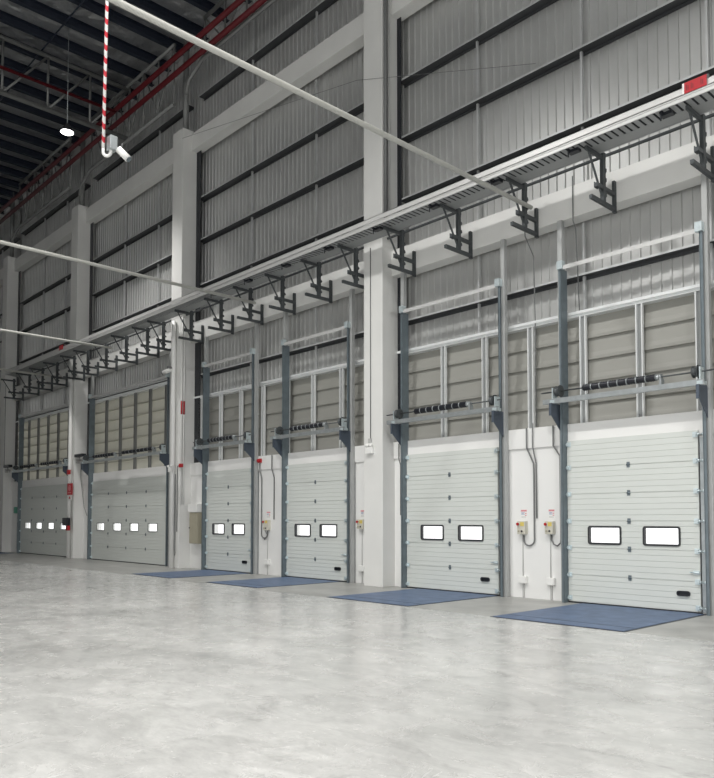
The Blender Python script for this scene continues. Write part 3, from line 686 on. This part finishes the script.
# ------------------------------------------------------------------ steel above the columns, trusses, red pipes
for (x0, x1), q in zip(COLS[1:], ('central column', 'cabinet column', 'fire sign column', 'last column')):
    xm = (x0 + x1) / 2
    tag(MB().tube([(xm, 12.95, 14.72), (xm, 12.95, ROOFZ - .01)], .10, 14).box(xm - .2, xm + .2, 12.75, 13.15, 14.72, 14.745).build('steel_stub', M['truss']), 'round steel stub rising from the top of the ' + q, 'post')
def truss(a, b, zb, zt, n, label, axis, knee=None, r=.055):
    """planar truss from a to b along axis 'x' (fixed y) or 'y' (fixed x)"""
    f0, fixed = a
    def pt(u, z): return (u, fixed, z) if axis == 'x' else (fixed, u, z)
    t = thing('roof_truss', pt(f0, zb), label, 'truss', 'roof trusses')
    MB().tube([pt(f0, zt), pt(b, zt)], r * 1.1, 10).build('top_chord', M['truss'], t)
    pts = [pt(f0, zb), pt(b, zb)]
    if knee: pts = [pt(f0 - 1.1, zb - .75), pt(f0 - .95, zb - .35)] + [pt(f0 - .1, zb)] + [pt(b, zb)]
    MB().tube(pts, r * 1.25, 10).build('bottom_chord', M['truss'], t)
    for i in range(n + 1):
        u = f0 + (b - f0) * i / n
        MB().tube([pt(u, zb), pt(u, zt)], r * .6, 8).build('upright', M['truss'], t)
        if i < n:
            v = f0 + (b - f0) * (i + 1) / n
            MB().tube([pt(u, zb), pt(v, zt)] if axis == 'y' or i % 2 else [pt(u, zt), pt(v, zb)], r * .55, 8).build('diagonal', M['truss'], t)
TY = 12.5
for x0, x1, zb, q in ((-20.4, -13.4, 16.35, 'between the central and cabinet columns'), (-28.8, -22.3, 15.6, 'between the cabinet and fire sign columns'),
                      (-36.9, -30.9, 15.55, 'between the fire sign and last columns'), (-11.6, -4.0, 16.35, 'over the nearest bay')):
    truss((x0, TY), x1, zb, 17.65, 6, 'grey roof truss along the wall ' + q, 'x', knee=True)
truss((-14.3, -25.8), 12.6, 15.73, 17.6, 18, 'grey roof truss spanning the hall across the dark ceiling', 'y', r=.07)
tag(MB().tube([(-47, 12.05, 16.62), (-3, 12.05, 16.62)], .085, 12).build('sprinkler_pipe', M['redpipe']), 'upper of the two thick red pipes along the roof edge', 'pipe')
tag(MB().tube([(-47, 12.25, 16.30), (-3, 12.25, 16.30)], .085, 12).build('sprinkler_pipe', M['redpipe']), 'lower of the two thick red pipes along the roof edge', 'pipe')
tag(MB().tube([(-25.55, -15.8, 16.43), (-25.55, 11.95, 16.43)], .055, 12).build('sprinkler_pipe', M['redpipe']), 'thinner red pipe crossing the hall beside the roof truss', 'pipe')
tag(MB().tube([(-47, 6.9, 17.45), (-10, 6.9, 17.45)], .03, 8).build('branch_pipe', M['redpipe']), 'thin dark red branch pipe under the roof at the picture corner', 'pipe')
tag(MB().tube([(-47, 9.4, 17.75), (-10, 9.4, 17.75)], .025, 8).build('sag_rod', M['purlin']), 'dark rod running under the purlins', 'rod')
k = 0; x = -46.6; names = []
while x < -14:
    k += 1
    mb = MB().box(x - .012, x + .012, -15.9, 13.3, ROOFZ - .34, ROOFZ - .02).box(x, x + .16, -15.9, 13.3, ROOFZ - .34, ROOFZ - .325).box(x, x + .12, -15.9, 13.3, ROOFZ - .035, ROOFZ - .02)
    tag(mb.build('roof_purlin', M['purlin']), 'dark steel purlin under the silver roof lining', 'purlin', 'roof purlins')
    x += 1.25

# ------------------------------------------------------------------ high bay lamps
def high_bay(x, y, z, label, cone=150):
    t = thing('high_bay_lamp', (x, y, z), label, 'lamp', 'high bay lamps')
    MB().tube([(x, y, z), (x, y, z + .06), (x, y, z + .16), (x, y, z + .26)], .2, 20, radii=[.215, .215, .12, .08]).build('housing', M['lampbody'], t)
    MB().tube([(x, y, z - .012), (x, y, z - .002)], .2, 20).build('lens', M['lamp'], t)
    MB().tube([(x, y, z + .26), (x, y, ROOFZ - .02)], .012, 6).build('wire', M['galv'], t)
    l = bpy.data.lights.new('high_bay_light', 'SPOT'); l.energy = BAY_POWER; l.spot_size = R(cone); l.spot_blend = .8; l.shadow_soft_size = .3
    l.color = (1, .985, .96)
    o = bpy.data.objects.new('high_bay_light', l); o.location = (0, 0, -.05); o.parent = t; COL.objects.link(o)
high_bay(-24.42, 9.75, 14.45, 'glowing round high bay lamp hanging on a wire in the dark roof', 112)
for x, q in ((-12.5, 'far'), (-5.0, 'middle'), (2.5, 'near')):
    for y, q2 in ((4.5, 'wall side'), (-5.0, 'hall side')): high_bay(x, y, 14.45, f'high bay lamp outside the picture, {q} lamp on the {q2}', 145 if x < -10 else 150)

# ------------------------------------------------------------------ striped pole with camera
cx_, cy_ = -10.10, 4.55
t = thing('camera_pole', (cx_, cy_, 6.7), 'red and white striped pole hanging from the roof with a security camera', 'camera pole')
pz = 6.95
MB().tube([(cx_, cy_, 6.86), (cx_ + .03, cy_ + .012, 9.1), (cx_ + .14, cy_ + .05, ROOFZ - .01)], .023, 12).build('pole', M['stripe'], t)
rx, ry = math.cos(R(46.76)), math.sin(R(46.76))
def off(dx, dz, dy=0): return (cx_ + rx * dx - ry * dy * -1 * 0, cy_ + ry * dx, pz + dz)
# white bend at the foot with cables
bend = [off(0, 0)] + [off(.055 - .055 * math.cos(math.pi * i / 10), -.14 - .055 * math.sin(math.pi * i / 10)) for i in range(11)] + [off(.11, .0)]
MB().tube(bend, .022, 10).build('foot_bend', M['white'], t)
bend = [off(.0, 0)] + [off(.045 + .0 - .045 * math.cos(math.pi * i / 10) + .0, -.10 - .04 * math.sin(math.pi * i / 10)) for i in range(11)] + [off(.09, -.02)]
MB().tube([(p[0] - .04, p[1] + .03, p[2]) for p in bend], .008, 8).build('cable', M['conduit'], t)
jb = MB(); c = off(.125, .0)
jb.bar((c[0], c[1], c[2] - .12), (c[0], c[1], c[2] + .08), .13, .11)
jb.build('junction_box', M['galv'], t, bevel=.01)
a = off(.19, -.08); b = off(.24, -.13)
MB().tube([a, b], .018, 8).build('camera_arm', M['white'], t)
a = off(.22, -.10); b = off(.36, -.24)
MB().tube([a, b], .05, 16).build('camera_body', M['white'], t)
a2 = off(.362, -.242); b2 = off(.372, -.252)
MB().tube([a2, b2], .04, 16).build('camera_lens', M['galvdark'], t)
MB().tube([off(.26, -.09), off(.27, -.02)], .006, 6).build('antenna', M['conduit'], t)

# thin stay wires across the upper bays
tag(MB().tube([(-21.9, 12.6, 14.3), (-13.3, 12.5, 12.5), (-8.6, 13.2, 11.1)], .006, 5).build('stay_wire', M['conduit']), 'thin dark wire crossing the central column and ending at a girt', 'wire')
